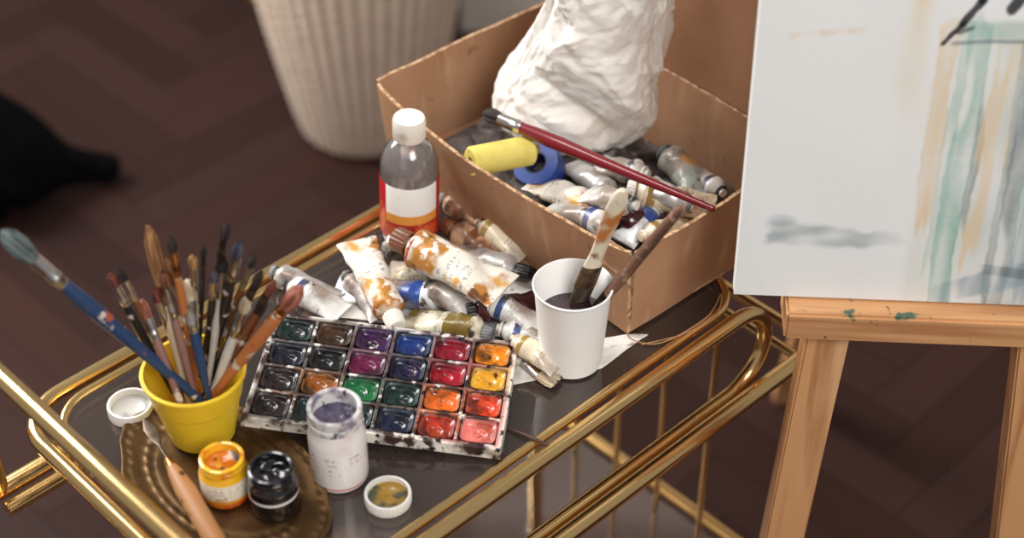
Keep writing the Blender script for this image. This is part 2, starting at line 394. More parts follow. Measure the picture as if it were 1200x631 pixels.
# ---------------------------------------------------------------- jars and lids
def jar(px,py,zb,r,H,bodym,rimm,paintm,label,neck=.86,level=.78):
    p=P(px,py,zb); R=root('paint_jar',label,'jar',Matrix.Translation(p),'open paint jars')
    lathe('jar_body',[(0,.001),(r*.85,0),(r*.97,.002),(r,.005),(r,H*.62),(r*.97,H*.67),(r*neck,H*.76),(r*neck,H*.80)],bodym,R,56,ang=30)
    n=r*neck
    lathe('jar_rim',[(n,H*.79),(n+.001,H*.80),(n+.001,H*.86),(n+.0002,H*.87),(n+.001,H*.90),(n+.0008,H*.985),(n-.001,H),(n-.0028,H*.985),(n-.003,H*level-.003)],rimm,R,56,ang=30)
    V=[];Fc=[];rr=n-.003; rn=10;sg=32
    V.append((0,0,H*level))
    for i in range(1,rn+1):
        for k in range(sg):
            a=2*math.pi*k/sg;x=rr*i/rn*math.cos(a);y=rr*i/rn*math.sin(a)
            V.append((x,y,H*level+.0025*noise.noise(Vector((x*130,y*130,px)))+.002*(i/rn)**3))
    for k in range(sg): Fc.append((0,1+k,1+(k+1)%sg))
    for i in range(rn-1):
        for k in range(sg):
            a=1+i*sg;l=(k+1)%sg;Fc.append((a+k,a+sg+k,a+sg+l,a+l))
    obj('paint',V,Fc,paintm,R)
    return R
jar(266,578,TZ,.0208,.044,mat('yellow_jar',(242,180,30),[((210,140,20),70,.6,.75)],bands=[(.02,.2,(214,66,30)),(.2,.30,(240,160,50)),(.30,.80,(240,230,212))],text=(.38,.75,(150,60,40),9,500),rough=.25,coat=.5),
  mat('yellow_rim',(246,192,40),[((220,120,20),60,.5,.65),((90,60,20),90,.64,.7)],rough=.25,coat=.5),mat('orange_paint',(206,112,18),[((60,40,20),70,.50,.60),((235,180,60),60,.6,.7)],rough=.3,coat=.5),'open yellow gouache jar with cream label and orange paint')
jar(323,592,TZ,.0212,.046,mat('black_jar',(14,14,22),[((34,34,50),60,.6,.8)],bands=[(.52,.60,(225,222,216))],rough=.15,coat=.8),
  mat('black_rim',(16,16,24),[((56,56,76),70,.62,.75)],rough=.2,coat=.7),mat('black_paint',(8,8,14),[((34,36,54),60,.62,.8)],rough=.2,coat=.7),'open glossy black paint jar with narrow white band')
jar(399,556,T,.0245,.082,mat('white_jar',(240,234,230),[((216,192,198),22,.52,.72),((222,170,160),40,.66,.76),((120,104,124),60,.68,.74)],text=(.34,.66,(140,70,100),11,420),bands=[(.06,.10,(214,140,130)),],rough=.3,coat=.3),
  mat('stained_white_rim',(226,222,218),[((140,130,146),60,.48,.60),((60,55,70),100,.60,.66)],rough=.35),mat('mauve_paint',(92,82,106),[((46,42,66),80,.45,.6),((190,182,190),90,.64,.7)],rough=.4,coat=.3),'tall white paint jar with stained mauve rim',neck=.9,level=.80)
def lid(px,py,r,H,om,im,label):
    p=P(px,py,T); R=root('jar_lid',label,'lid',Matrix.Translation(p),'upturned jar lids')
    def rf(a,z): return 1+.012*math.cos(48*a)
    lathe('lid_shell',[(0,0),(r*.93,0),(r*.98,.002),(r*.98,H-.002),(r*.96,H),(r*.86,H),(r*.85,H-.002),(r*.85,.004)],om,R,192,rf=rf)
    lathe('lid_liner',[(0,.0045),(r*.5,.0042),(r*.62,.0055),(r*.8,.0045),(r*.852,.006)],im,R,48)
wl_=mat('white_plastic',(236,232,226),[((200,195,190),40,.62,.8)],rough=.35)
lid(154,484,.0205,.012,wl_,mat('lid_inner_grey',(196,194,190),[((130,126,122),60,.5,.65)],rough=.4),'upturned white jar lid with grey smeared liner')
lid(455,588,.0202,.011,wl_,mat('lid_inner_ochre',(164,126,42),[((72,76,60),50,.46,.56),((215,165,60),80,.6,.7)],rough=.35,coat=.4),'upturned white jar lid with ochre and green paint')

# ---------------------------------------------------------------- palette knife
a=P(252,634,TZ+.011); b=P(200,545,TZ+.018); c=P(188,492,TZ+.016)
pk=root('palette_knife','palette knife with worn wooden handle and steel blade','knife',orient(a,b))
L0=(b-a).length
rings('handle',[(-.012,.001,.001),(-.010,.006,.005),(-.002,.0092,.0072),(L0*.3,.0088,.0068),(L0*.65,.0090,.0070),(L0*.88,.0066,.0056),(L0,.0040,.0038)],mat('knife_wood',(166,116,72),[((104,70,44),25,.46,.66,(1,1,.15)),((66,48,40),60,.60,.68)],rough=.5),pk,24)
rings('ferrule',[(L0-.004,.0046,.0044),(L0+.006,.0038,.0036),(L0+.007,.002,.002)],copper,pk,20)
ld=(c-b).length
rings('blade',[(L0+.004,.0014,.0012),(L0+ld*.4,.0014,.001),(L0+ld*.55,.005,.0006),(L0+ld*.8,.0052,.0005),(L0+ld,.001,.0004)],mat('tarnished_blade',(110,96,84),[((60,48,42),60,.45,.65)],rough=.4,metal=.9),pk,16)

# ---------------------------------------------------------------- watercolour palette
PL=[P(318,366,T+.030),P(605,400,T+.016),P(590,530,T+.014),P(289,488,T+.028)]
ex=((PL[1]-PL[0])+(PL[2]-PL[3])).normalized(); ey=((PL[0]-PL[3])+(PL[1]-PL[2])); ey=(ey-ex*ey.dot(ex)).normalized(); ez=ex.cross(ey)
pc=(PL[0]+PL[1]+PL[2]+PL[3])/4
PW=((PL[1]-PL[0]).length+(PL[2]-PL[3]).length)/2; PH=((PL[0]-PL[3]).length+(PL[1]-PL[2]).length)/2
MP=Matrix((ex,ey,ez)).transposed().to_4x4(); MP.translation=pc
pal=root('watercolor_palette','white plastic watercolor box with twenty-four used colour pans','paint palette',MP)
PC=[[(6,36,32),(62,36,10),(54,12,66),(14,46,112),(130,4,32),(226,130,14)],
    [(6,10,28),(12,12,14),(98,8,58),(8,16,58),(156,4,30),(222,156,34)],
    [(28,14,14),(140,76,14),(14,96,50),(4,42,36),(212,98,20),(208,60,14)],
    [(36,16,12),(4,38,34),(8,10,20),(4,16,48),(186,44,18),(232,124,112)]]
pwa=mat('stained_white_plastic',(222,216,208),[((60,38,34),40,.46,.58),((20,16,20),110,.56,.62),((214,206,198),70,.58,.64)],rough=.35,coat=.3,attr='Col',crough=.25)
def palbody():
    V=[];Fc=[];cx,cy=6,4;bd=.0052;gp=.0030;dp=.0085;th=.011
    cw=(PW-2*bd-gp*(cx-1))/cx; ch=(PH-2*bd-gp*(cy-1))/cy
    xs=[-PW/2];ys=[-PH/2]
    x=-PW/2+bd
    for i in range(cx): xs+= [x,x+cw]; x+=cw+gp
    xs.append(PW/2); y=-PH/2+bd
    for i in range(cy): ys+=[y,y+ch]; y+=ch+gp
    ys.append(PH/2)
    nx,ny=len(xs),len(ys)
    for yy in ys:
        for xx in xs: V.append((xx,yy,0))
    id=lambda i,j:j*nx+i
    wells=[]
    for j in range(ny-1):
        for i in range(nx-1):
            if i%2==1 and j%2==1 :
                s=len(V);q=.001
                for (xx,yy) in ((xs[i]+q,ys[j]+q),(xs[i+1]-q,ys[j]+q),(xs[i+1]-q,ys[j+1]-q),(xs[i]+q,ys[j+1]-q)): V.append((xx,yy,-dp))
                o4=[id(i,j),id(i+1,j),id(i+1,j+1),id(i,j+1)]
                for k in range(4): l=(k+1)%4; Fc.append((o4[k],o4[l],s+l,s+k))
                Fc.append((s,s+1,s+2,s+3)); wells.append(((xs[i]+xs[i+1])/2,(ys[j]+ys[j+1])/2,i//2,3-j//2))
            else: Fc.append((id(i,j),id(i+1,j),id(i+1,j+1),id(i,j+1)))
    s=len(V); V+=[(-PW/2-.001,-PH/2-.001,-th),(PW/2+.001,-PH/2-.001,-th),(PW/2+.001,PH/2+.001,-th),(-PW/2-.001,PH/2+.001,-th)]
    Fc.append((s+3,s+2,s+1,s))
    b=[id(i,0) for i in range(nx)]; Fc.append(tuple([s,s+1]+b[::-1]))
    b=[id(nx-1,j) for j in range(ny)]; Fc.append(tuple([s+1,s+2]+b[::-1]))
    b=[id(i,ny-1) for i in range(nx)][::-1]; Fc.append(tuple([s+2,s+3]+b[::-1]))
    b=[id(0,j) for j in range(ny)][::-1]; Fc.append(tuple([s+3,s]+b[::-1]))
    o=obj('palette_tray',V,Fc,pwa,pal,smooth=False)
    me=o.data; ca=me.color_attributes.new('Col','FLOAT_COLOR','POINT'); wh=Vector(lin((228,220,210))[:3])
    for v in me.vertices:
        x,y,z=v.co; ed=max(abs(x)-PW/2,abs(y)-PH/2)
        if ed>-.003: c=wh
        else:
            i=min(5,max(0,int((x+PW/2)/PW*6))); j=min(3,max(0,3-int((y+PH/2)/PH*4)))
            c=Vector(lin(PC[j][i])[:3])*.6+wh*.10
        ca.data[v.index].color=(c.x,c.y,c.z,1)
    md=o.modifiers.new('b','BEVEL'); md.width=.0006; md.segments=2; md.limit_method='ANGLE'
    return wells,cw,ch
wells,cw,ch=palbody()
for (x,y,i,j) in wells:
    c=PC[j][i]; n=26; V=[];Fc=[]
    kd=.72 if (i,j)==(5,3) else .5
    dk=tuple(int(k*kd) for k in c); lt=tuple(min(255,int(k*1.3+26)) for k in c)
    nb_c=PC[j][max(0,i-1)] if random.random()<.5 else PC[max(0,j-1)][i]
    mixc_=tuple(int((p*.45+q*.55)*.8) for p,q in zip(c,nb_c))
    rimc=tuple(int(k*.6+205*.22) for k in c)
    sd=random.random()*40; hx,hy=(cw-.0020)/2,(ch-.0020)/2
    ox,oy=random.uniform(-.18,.18),random.uniform(-.18,.18)
    wr=random.uniform(.34,.50)
    for b_ in range(n+1):
        for a_ in range(n+1):
            u=a_/n*2-1;v=b_/n*2-1
            mx=max(abs(u),abs(v)); ln=(abs(u)**5+abs(v)**5)**(1/5); k=mx/ln if ln>0 else 1
            k=1-(1-k)*mx
            rr=math.hypot(u-ox,v-oy)
            if mx>.93: hgt=-.0004
            elif mx>.84: hgt=-.0026
            else: hgt=-.0062+.0014*ln**4+.0004*math.exp(-((rr-wr-.10)/.06)**2)-.0020*math.exp(-(rr/wr)**6)+.0007*noise.noise(Vector((u*1.9+sd,v*1.9,0)))
            V.append((u*hx*k,v*hy*k,hgt))
    for b_ in range(n):
        for a_ in range(n): q=b_*(n+1)+a_; Fc.append((q,q+1,q+n+2,q+n+1))
    m=mat('pan_%d_%d'%(j,i),c,[(dk,45,.48,.62),(mixc_,34,.58,.68),(lt,40,.64,.78),(tuple(int(k*.25) for k in c),90,.60,.70)],rough=.38,coat=.6,bump=.15,bscale=140,spec=.3,crough=.1)
    m2=mat('pan_rim_%d_%d'%(j,i),rimc,[(dk,70,.44,.54),((14,11,13),120,.55,.62)],rough=.4,coat=.25,crough=.25)
    o=obj('paint_pan',V,Fc,m,pal,ang=70); o.location=(x,y,0)
    o.data.materials.append(m2)
    for p_ in o.data.polygons:
        a_=p_.index%n;b_=p_.index//n
        if min(a_,b_,n-1-a_,n-1-b_)<=0: p_.material_index=1

# ---------------------------------------------------------------- paint tubes
def tmat(name,base,stripe,st=(.62,.72),layers=(),tx=(60,60,90)):
    return mat(name,base,list(layers),bands=[(st[0],st[1],stripe)] if stripe else [],text=(.25,.6,tx,16,450),rough=.34,metal=.1,bump=.35,bscale=90,coat=.25)
ochre=[((184,124,52),26,.49,.58),((214,162,84),36,.58,.66),((104,64,34),45,.60,.66),((236,230,220),60,.56,.62)]
grime=[((160,146,134),35,.5,.68),((80,66,62),60,.61,.68),((186,136,76),30,.65,.72)]
TM={'ochre':tmat('tube_ochre_stained',(236,230,216),(170,70,48),(.86,.9),ochre),
'white':tmat('tube_white',(232,230,226),(60,80,130),(.64,.74),grime),
'blue':tmat('tube_blue_label',(228,230,232),(40,70,140),(.55,.78),grime),
'cream':tmat('tube_cream',(230,216,188),(160,130,70),(.7,.8),grime+[((184,124,50),30,.6,.66)]),
'green':tmat('tube_grey_green',(166,174,166),(70,95,90),(.5,.72),grime),
'plum':mat('tube_plum',(56,20,28),[((96,50,55),30,.55,.7)],rough=.2,coat=.6),
'olive':tmat('tube_olive',(214,206,184),(120,100,40),(.5,.8),[((110,88,34),26,.48,.58),((50,40,28),50,.60,.66)]),
'tan':tmat('tube_tan',(186,146,114),(120,70,40),(.6,.7),[((120,80,60),30,.5,.62),((70,50,44),50,.62,.7)]),
'silver':mat('tube_bare_metal',(200,196,192),[((130,114,104),30,.5,.64),((224,220,214),50,.6,.66)],rough=.36,metal=.45,bump=.5,bscale=80)}
CM={'black':mat('black_cap',(26,26,28),[((110,105,100),60,.6,.68)],rough=.4),'white':mat('dirty_white_cap',(230,224,212),[((180,110,50),50,.57,.66)],rough=.4),'grey':mat('grey_cap',(120,120,122),[((60,60,64),60,.5,.65)],rough=.4),'brown':mat('brown_cap',(110,64,40),[((180,126,66),60,.55,.64)],rough=.4),'navy':mat('navy_cap',(30,42,84),[((190,190,195),50,.62,.7)],rough=.4)}
def ptube(end,cap,z,w,m,cm,label,z2=None,group='paint tubes on the cart',roll=0.):
    r=w*.42
    A=P(end[0],end[1],T+z+.35*r); B=P(cap[0],cap[1],T+(z if z2 is None else z2)+r*1.1)
    L_=(B-A).length; R=root('paint_tube',label,'paint tube',orient(A,B,roll),group)
    hw=w*.58; sd=random.random()*100; segs=44; V=[];Fc=[]
    nb=24
    zs=[0,.02,.04,.07]+[.07+.68*k/nb for k in range(1,nb+1)]
    secs=[]
    for s in zs:
        q=min(1,max(0,(s-.05)/.62)); q=math.sin(q*math.pi/2)
        secs.append((s*L_,hw+(r-hw)*q,.0012+(r-.0012)*q))
    nb_=len(secs)
    s0=.75*L_
    secs+=[(s0+.004,r*1.04,r*1.04),(s0+.006,r*.98,r*.98),(s0+.011,r*.55,r*.55),(s0+.013,r*.38,r*.38),(s0+.018,r*.36,r*.36)]
    for k,(zz,ax,ay) in enumerate(secs):
        for i in range(segs):
            a=2*math.pi*i/segs;x=ax*math.cos(a);y=ay*math.sin(a)
            if k<nb_:
                fall=1 if k<nb_-3 else (nb_-1-k)/3
                d=.10*noise.noise(Vector((x*70+sd,y*70,zz*60)))-.34*abs(noise.noise(Vector((x*34+sd,y*34,zz*42+9))))+.05
                y=y*(1+d*1.4*fall)+ (.002*noise.noise(Vector((sd,x*50,zz*40))) if k<14 else 0); x*=1+d*.6*fall
            V.append((x,y,zz))
    ns=len(secs)
    for k in range(ns-1):
        for i in range(segs): j=(i+1)%segs; Fc.append((k*segs+i,k*segs+j,(k+1)*segs+j,(k+1)*segs+i))
    Fc.append(tuple(range(segs))); Fc.append(tuple(range((ns-1)*segs,ns*segs)))
    obj('tube_body',V,Fc,TM[m],R,ang=38)
    c0=s0+.013; cr=r*.62
    rf=lambda a,zz:1+.03*math.cos(20*a)
    lathe('cap',[(cr*.9,c0),(cr,c0+.001),(cr*.93,L_-.002),(cr*.8,L_),(0,L_)],CM[cm],R,80,rf=rf)
    return R
ptube((418,282),(466,384),.028,.036,'ochre','white','white paint tube smeared with ochre, crimped end up',z2=.002)
ptube((590,342),(462,278),.034,.046,'ochre','brown','large crumpled white paint tube with orange ochre stains',z2=.030)
ptube((500,288),(622,322),.0,.032,'silver','black','metal paint tube with black cap')
ptube((392,338),(543,352),.0,.034,'blue','navy','white and blue labelled paint tube with navy cap')
ptube((478,372),(578,392),.004,.032,'olive','grey','olive stained flattened paint tube')
ptube((650,352),(545,366),.004,.032,'plum','black','dark plum glossy paint tube')
ptube((612,318),(520,262),.0,.030,'tan','brown','grimy tan paint tube')
ptube((588,268),(515,232),.0,.028,'tan','grey','brown stained paint tube by the bottle')
ptube((402,368),(335,332),.0,.030,'white','black','white paint tube with black cap')
ptube((660,408),(585,385),.0,.028,'white','white','white paint tube with grimy label')
ptube((450,372),(405,322),.0,.026,'silver','grey','bare metal paint tube')
ptube((455,318),(520,318),.0,.028,'cream','grey','cream labelled paint tube')
ptube((500,262),(452,290),.0,.022,'silver','white','small silver paint tube')
ptube((640,385),(568,352),.012,.028,'white','navy','worn white paint tube with navy cap')
ptube((392,352),(318,318),.003,.028,'silver','grey','empty metal paint tube near the brushes')
ptube((560,372),(500,335),.012,.026,'silver','black','rolled bare paint tube with black cap')
ptube((618,300),(560,262),.010,.026,'cream','brown','cream paint tube leaning on the box')
ptube((655,432),(605,400),.012,.024,'cream','white','short cream paint tube beside the cup')

# ---------------------------------------------------------------- papers
def sheet(name,cs,z,m,label,cat,amp=.004,n=30,sd=3.):
    q=[P(x,y,z) for x,y in cs]; V=[];Fc=[]
    for j in range(n+1):
        for i in range(n+1):
            u=i/n;v=j/n
            p=q[0]*(1-u)*(1-v)+q[1]*u*(1-v)+q[2]*u*v+q[3]*(1-u)*v
            e=.006*noise.noise(Vector((u*4+sd,v*4,1)))
            hgt=amp*abs(noise.noise(Vector((u*3+sd,v*3,0))))+amp*.4*abs(noise.noise(Vector((u*8,v*8+sd,0))))
            V.append((p.x+e,p.y+e*.7,p.z+hgt))
    for j in range(n):
        for i in range(n): a=j*(n+1)+i; Fc.append((a,a+1,a+n+2,a+n+1))
    o=obj(name,V,Fc,m,None,ang=25); md=o.modifiers.new('s','SOLIDIFY'); md.thickness=.0004
    cpt=sum((Vector(v) for v in V),Vector())/len(V)
    o.data.transform(Matrix.Translation(-Vector((cpt.x,cpt.y,z)))); o.location=(cpt.x,cpt.y,z)
    return top(o,label,cat)
pap=mat('stained_paper',(230,226,220),[((190,180,170),20,.5,.7),((120,90,70),50,.64,.72)],rough=.8)
sheet('paper_sheet',[(598,452),(600,402),(760,392),(705,432)],T+.0006,pap,'creased white scrap paper under the cup','paper',amp=.002)
sheet('paper_sheet',[(395,372),(420,325),(640,330),(600,398)],T+.0006,pap,'stained paper under the paint tubes','paper',amp=.002,sd=8)
brush(P(652,448,T+.006),P(520,372,T+.0055),r=.0042,fl=.022,bl=.018,flat=True,hm=whiteh,fm=silver,bm_=bwh,label='flat pale-bristled brush lying beside the palette')
tw=sweep('wooden_splinter',smoothpath([P(594,502,T+.002),P(615,510,T+.004),P(632,518,T+.004),P(650,527,T+.002)],5),lambda s:.0022*(1-.5*abs(2*s-1)),wood('splinter_wood',(70,44,34)),None,8)
top(tw,'thin dark wooden splinter on the glass','stick')

# ---------------------------------------------------------------- paper cup with two brushes
KB=P(669,420,T+.003)
kc=root('paper_cup','white paper cup holding murky paint water','cup',Matrix.Translation(KB))
kH=.089;kb,kt=.0280,.0345
km=mat('white_card',(246,244,241),[((240,237,232),12,.5,.8)],rough=.5)
lathe('cup_body',[(0,.004),(kb-.002,.004),(kb-.002,0),(kb,0),(kt,kH-.002),(kt+.0014,kH-.0018),(kt+.0018,kH-.0002),(kt+.0006,kH+.0008),(kt-.0006,kH-.001),(kb-.0006,.006),(0,.0055)],km,kc,72,ang=30)
wl2=.052; rr=kb+(kt-kb)*wl2/kH-.0008
lathe('paint_water',[(0,wl2),(rr*.9,wl2),(rr,wl2+.0004)],mat('murky_water',(52,34,40),[((90,60,64),40,.5,.7)],rough=.08,coat=.8),kc,48)
tip=P(730,222,KB.z+.200); tail=P(668,378,KB.z+.020)
R=root('paint_brush','wide flat brush, cream handle with rust stains, in cup','brush',orient(tail,tip,.3))
L_=(tip-tail).length; wb=L_-.165
rings('bristles',[(0,.007,.002),(.012,.0085,.003),(wb+.034,.0095,.0035)],bris('wet_bristle',(60,44,36),(120,100,80)),R,28,strand=.08)
rings('ferrule',[(wb+.032,.0104,.004),(wb+.036,.0108,.0044),(wb+.058,.0100,.0044),(wb+.062,.0096,.004)],mat('rusty_ferrule',(120,96,70),[((60,44,36),50,.45,.6)],rough=.45,metal=.7),R,28)
rings('handle',[(wb+.061,.0092,.0038),(wb+.080,.0068,.0038),(wb+.105,.0074,.0040),(wb+.135,.0094,.0042),(L_-.016,.0084,.004),(L_-.006,.0066,.0036),(L_-.001,.0036,.0026),(L_,.001,.001)],mat('rust_cream_handle',(230,216,190),[((190,118,56),30,.50,.62),((140,90,56),60,.62,.70)],rough=.45),R,28)
tip=P(798,244,KB.z+.215); tail=P(685,377,KB.z+.022)
R=root('paint_brush','dark stained wooden brush leaning in cup','brush',orient(tail,tip,.3))
L_=(tip-tail).length; 
rings('bristles',[(0,.0055,.003),(.03,.006,.004)],bb,R,24,strand=.08)
rings('ferrule',[(.028,.006,.0045),(.065,.0066,.005)],dkmet,R,24)
rings('handle',[(.063,.0066,.005),(.085,.0074,.0055),(L_*.75,.0054,.0048),(L_-.008,.0048,.0045),(L_,.002,.002)],mat('worn_brown_wood',(128,90,70),[((70,48,40),30,.45,.62,(1,1,.15)),((180,150,128),60,.60,.7)],rough=.5),R,24)

# ---------------------------------------------------------------- bottle
BB=P(480,275,T)
bo_=root('plastic_bottle','clear plastic solvent bottle, white cap, red and yellow label','bottle',Matrix.Translation(BB)@Matrix.Rotation(math.radians(2),4,'Y'))
rB=.0288
clr=glassmat('clear_plastic',(.99,.975,.97,1),.16,(255,240,236),.12,2.2)
lathe('bottle_body',[(0,.002),(rB-.006,0),(rB-.001,.003),(rB,.008),(rB,.088),(rB*.97,.095),(rB*.85,.105),(rB*.62,.114),(rB*.45,.118),(rB*.45,.124)],clr,bo_,56)
lathe('solvent',[(0,.003),(rB-.003,.004),(rB-.0015,.01),(rB-.0015,.074),(0,.074)],glassmat('clear_liquid',(.93,.86,.84,1),.04,(200,170,165),.05,1.),bo_,48)
lb=lathe('bottle_label',[(rB+.0004,.012),(rB+.0006,.0125),(rB+.0006,.0775),(rB+.0004,.078)],mat('bottle_label',(196,44,36),[((236,196,120),70,.64,.70)],
   bands=[(.0,.06,(150,30,34)),(.06,.28,(214,86,34)),(.28,.34,(186,40,34)),(.34,.50,(228,150,60)),(.5,1.01,(240,236,232))],xband=[(0,.13,0,1.1,(180,32,34)),(.95,1.,0,1.1,(180,32,34)),(.3,.62,.12,.3,(166,34,30))],rough=.4),bo_,56)
def rf(a,z): return 1+.012*math.cos(40*a)
lathe('bottle_cap',[(.0152,.120),(.0158,.121),(.0158,.139),(.0147,.1425),(0,.1435)],mat('bottle_cap_white',(236,228,218),[((196,166,136),40,.56,.72)],rough=.4),bo_,160,rf=rf)

# ---------------------------------------------------------------- cardboard box
C0=P(738,393,T); ba=math.radians(131.5)
e1=Vector((math.cos(ba),math.sin(ba),0)); e2=Vector((e1.y,-e1.x,0)); e3=Vector((0,0,1))
BM=Matrix((e2,e1,e3)).transposed().to_4x4(); BM.translation=C0+Vector((0,0,.004))
bx=root('cardboard_box','open brown cardboard box full of paint tubes','box',BM)
card=mat('cardboard',(180,138,106),[((158,116,86),8,.45,.7),((192,154,122),60,.55,.75,(1,1,.2)),((130,94,70),40,.68,.78)],rough=.9,bump=.15,bscale=120,spec=.15)
card2=mat('cardboard_inner',(150,110,82),[((130,92,68),8,.45,.7)],rough=.9,spec=.15)
edge=mat('cardboard_edge',(206,170,134),[((150,112,82),200,.45,.6)],rough=.9,spec=.1)
BL_,BW_,BH_=.356,.225,.100; th=.0035
def panel(name,c0,c1,c2,c3,thv,m,bow=0.,lab=None,nx=40,nz=10,tear=0.,notch=None):
    c0,c1,c2,c3=[Vector(c) for c in (c0,c1,c2,c3)]; nrm=(c1-c0).cross(c3-c0).normalized(); V=[];Fc=[];mi=[]
    for side in (0,1):
        for j in range(nz+1):
            for i in range(nx+1):
                u=i/nx;v=j/nz
                p=c0*(1-u)*(1-v)+c1*u*(1-v)+c2*u*v+c3*(1-u)*v
                p=p+nrm*(bow*max(0,math.sin(math.pi*u))**.7*v+ .0015*noise.noise(p*12)+.0005*v*noise.noise(p*40))+nrm*thv*side
                if j==nz and tear: p=p+Vector((0,0,tear*noise.noise(Vector((u*6,3,c0.x*30)))))
                V.append(p)
    n=(nx+1)*(nz+1)
    id=lambda s,i,j:s*n+j*(nx+1)+i
    for j in range(nz):
        for i in range(nx):
            Fc.append((id(0,i,j),id(0,i+1,j),id(0,i+1,j+1),id(0,i,j+1)))
            Fc.append((id(1,i,j),id(1,i,j+1),id(1,i+1,j+1),id(1,i+1,j)))
    ne=len(Fc)
    for i in range(nx):
        Fc.append((id(0,i,0),id(1,i,0),id(1,i+1,0),id(0,i+1,0))); Fc.append((id(0,i,nz),id(0,i+1,nz),id(1,i+1,nz),id(1,i,nz)))
    for j in range(nz):
        Fc.append((id(0,0,j),id(0,0,j+1),id(1,0,j+1),id(1,0,j))); Fc.append((id(0,nx,j),id(1,nx,j),id(1,nx,j+1),id(0,nx,j+1)))
    o=obj(name,V,Fc,m,bx,ang=30)
    o.data.materials.append(edge)
    for p_ in o.data.polygons:
        if p_.index>=ne: p_.material_index=1
    if lab:o['label']=lab
    return o
panel('box_base',(0,0,0),(BW_,0,0),(BW_,BL_,0),(0,BL_,0),th,card)
panel('side_panel',(0,BL_,0),(0,0,0),(-.004,0,BH_),(-.010,BL_,BH_+.004),th,card,bow=.017,tear=.002)
panel('side_panel',(0,0,0),(BW_,0,0),(BW_+.002,-.004,BH_+.004),(0,-.003,BH_-.003),-th,card,bow=.004,tear=.002)
panel('side_panel',(BW_,BL_,0),(0,BL_,0),(-.010,BL_+.006,BH_+.004),(BW_,BL_+.002,BH_+.006),-th,card,bow=.002,tear=.002)
panel('side_panel',(BW_,0,0),(BW_,BL_,0),(BW_,BL_,BH_+.004),(BW_,0,BH_+.004),-th,card)
panel('lid',(BW_+.001,-.004,BH_+.004),(BW_+.001,BL_+.003,BH_+.004),(BW_+.050,BL_+.003,BH_+.24),(BW_+.05,-.004,BH_+.24),th,card2,bow=-.004,lab='raised cardboard lid')
panel('corner_flap',(-.006,.034,BH_-.003),(-.004,.001,BH_-.004),(-.010,-.004,BH_-.034),(-.016,.034,BH_-.024),.002,card,bow=.003,nx=12,nz=6,lab='bent cardboard corner flap')
def BX(x,y,z): return BM@Vector((x,y,z))
def heap():
    V=[];Fc=[];n=60
    for j in range(n+1):
        for i in range(n+1):
            u=i/n;v=j/n; x=.012+(BW_-.024)*u; y=.012+(BL_-.024)*v
            e=min(1,min(u,1-u,v,1-v)*8)
            z=.006+e*(.030+.016*abs(noise.noise(Vector((x*28,y*28,0))))+.010*abs(noise.noise(Vector((x*70,y*70,2)))))
            V.append(BX(x,y,z))
    for j in range(n):
        for i in range(n): a=j*(n+1)+i; Fc.append((a,a+1,a+n+2,a+n+1))
    o=obj('crumpled_paper',V,Fc,mat('grimy_paper',(98,88,84),[((36,30,30),30,.45,.6),((170,160,152),50,.60,.70)],rough=.8),None,ang=20)
    top(o,'grimy crumpled paper lining the box','paper')
heap()
gi='paint tubes in the cardboard box'
Z=.050
ptube((628,212),(706,252),Z,.034,'ochre','grey','white tube with ochre stains in the box',group=gi)
ptube((668,192),(722,232),Z,.028,'silver','grey','bare metal tube in the box',group=gi)
ptube((838,246),(734,222),Z+.006,.040,'cream','white','cream labelled large tube in the box',group=gi)
ptube((828,226),(776,176),Z+.002,.036,'green','grey','grey-green labelled tube in the box',group=gi)
ptube((795,262),(722,258),Z,.028,'plum','black','dark plum tube in the box',group=gi)
ptube((700,192),(756,204),Z,.030,'white','white','white tube in the box',group=gi)
ptube((655,206),(640,176),Z-.01,.026,'plum','black','black stained tube in the box',group=gi)
ptube((728,284),(770,248),Z,.026,'blue','navy','blue labelled tube in the box',group=gi)
ptube((802,196),(846,226),Z,.026,'white','black','white tube with black cap in the box',group=gi)
ptube((650,238),(716,268),Z+.004,.030,'white','black','crumpled white tube against the box side',group=gi)
ptube((756,214),(812,244),Z+.022,.026,'silver','grey','rolled metal tube on the pile in the box',group=gi)
ptube((688,226),(742,240),Z+.022,.030,'white','grey','grimy white tube on the pile in the box',group=gi)
ptube((815,258),(752,278),Z+.004,.026,'cream','white','cream tube near the box corner',group=gi)
# foam roller
a=P(551,190,T+.100); b=P(622,176,T+.092)
yr=root('foam_roller','yellow foam paint roller sleeve resting in the box','paint roller',orient(a,b))
l0=(b-a).length
lathe('roller_sleeve',[(.005,0),(.013,0),(.0148,.002),(.0148,l0-.002),(.013,l0),(.005,l0),(.005,l0-.004),(.005,0)],mat('yellow_foam',(226,208,108),[((206,182,84),40,.5,.7)],rough=.8,bump=.4,bscale=300),yr,40)
lathe('roller_core',[(0,.0015),(.0049,.0015),(.0049,l0+.008),(0,l0+.008)],mat('core_plastic',(150,140,80),rough=.6),yr,20)
p=P(632,196,T+.060)
bt_=root('tape_roll','blue masking tape roll standing in the box','tape',Matrix.Translation(p)@Matrix.Rotation(math.radians(-40),4,'Z')@Matrix.Rotation(math.radians(34),4,'X'))
lathe('tape_band',[(.012,-.011),(.0235,-.011),(.024,-.010),(.024,.010),(.0235,.011),(.012,.011),(.012,-.011)],mat('blue_tape',(34,64,140),[((24,44,100),50,.5,.7)],rough=.5),bt_,56)
lathe('tape_core',[(.0105,-.011),(.0118,-.011),(.0118,.011),(.0105,.011),(.0105,-.011)],mat('dark_core',(40,50,80),rough=.7),bt_,48)
tip=P(568,132,T+.116); tail=P(838,246,T+.110)
brush(tip,tail,r=.0066,fl=.026,bl=.018,hm=redh,fm=silver,bm_=bb,label='long maroon-handled brush lying across the open box',endr=.45,blunt=True)
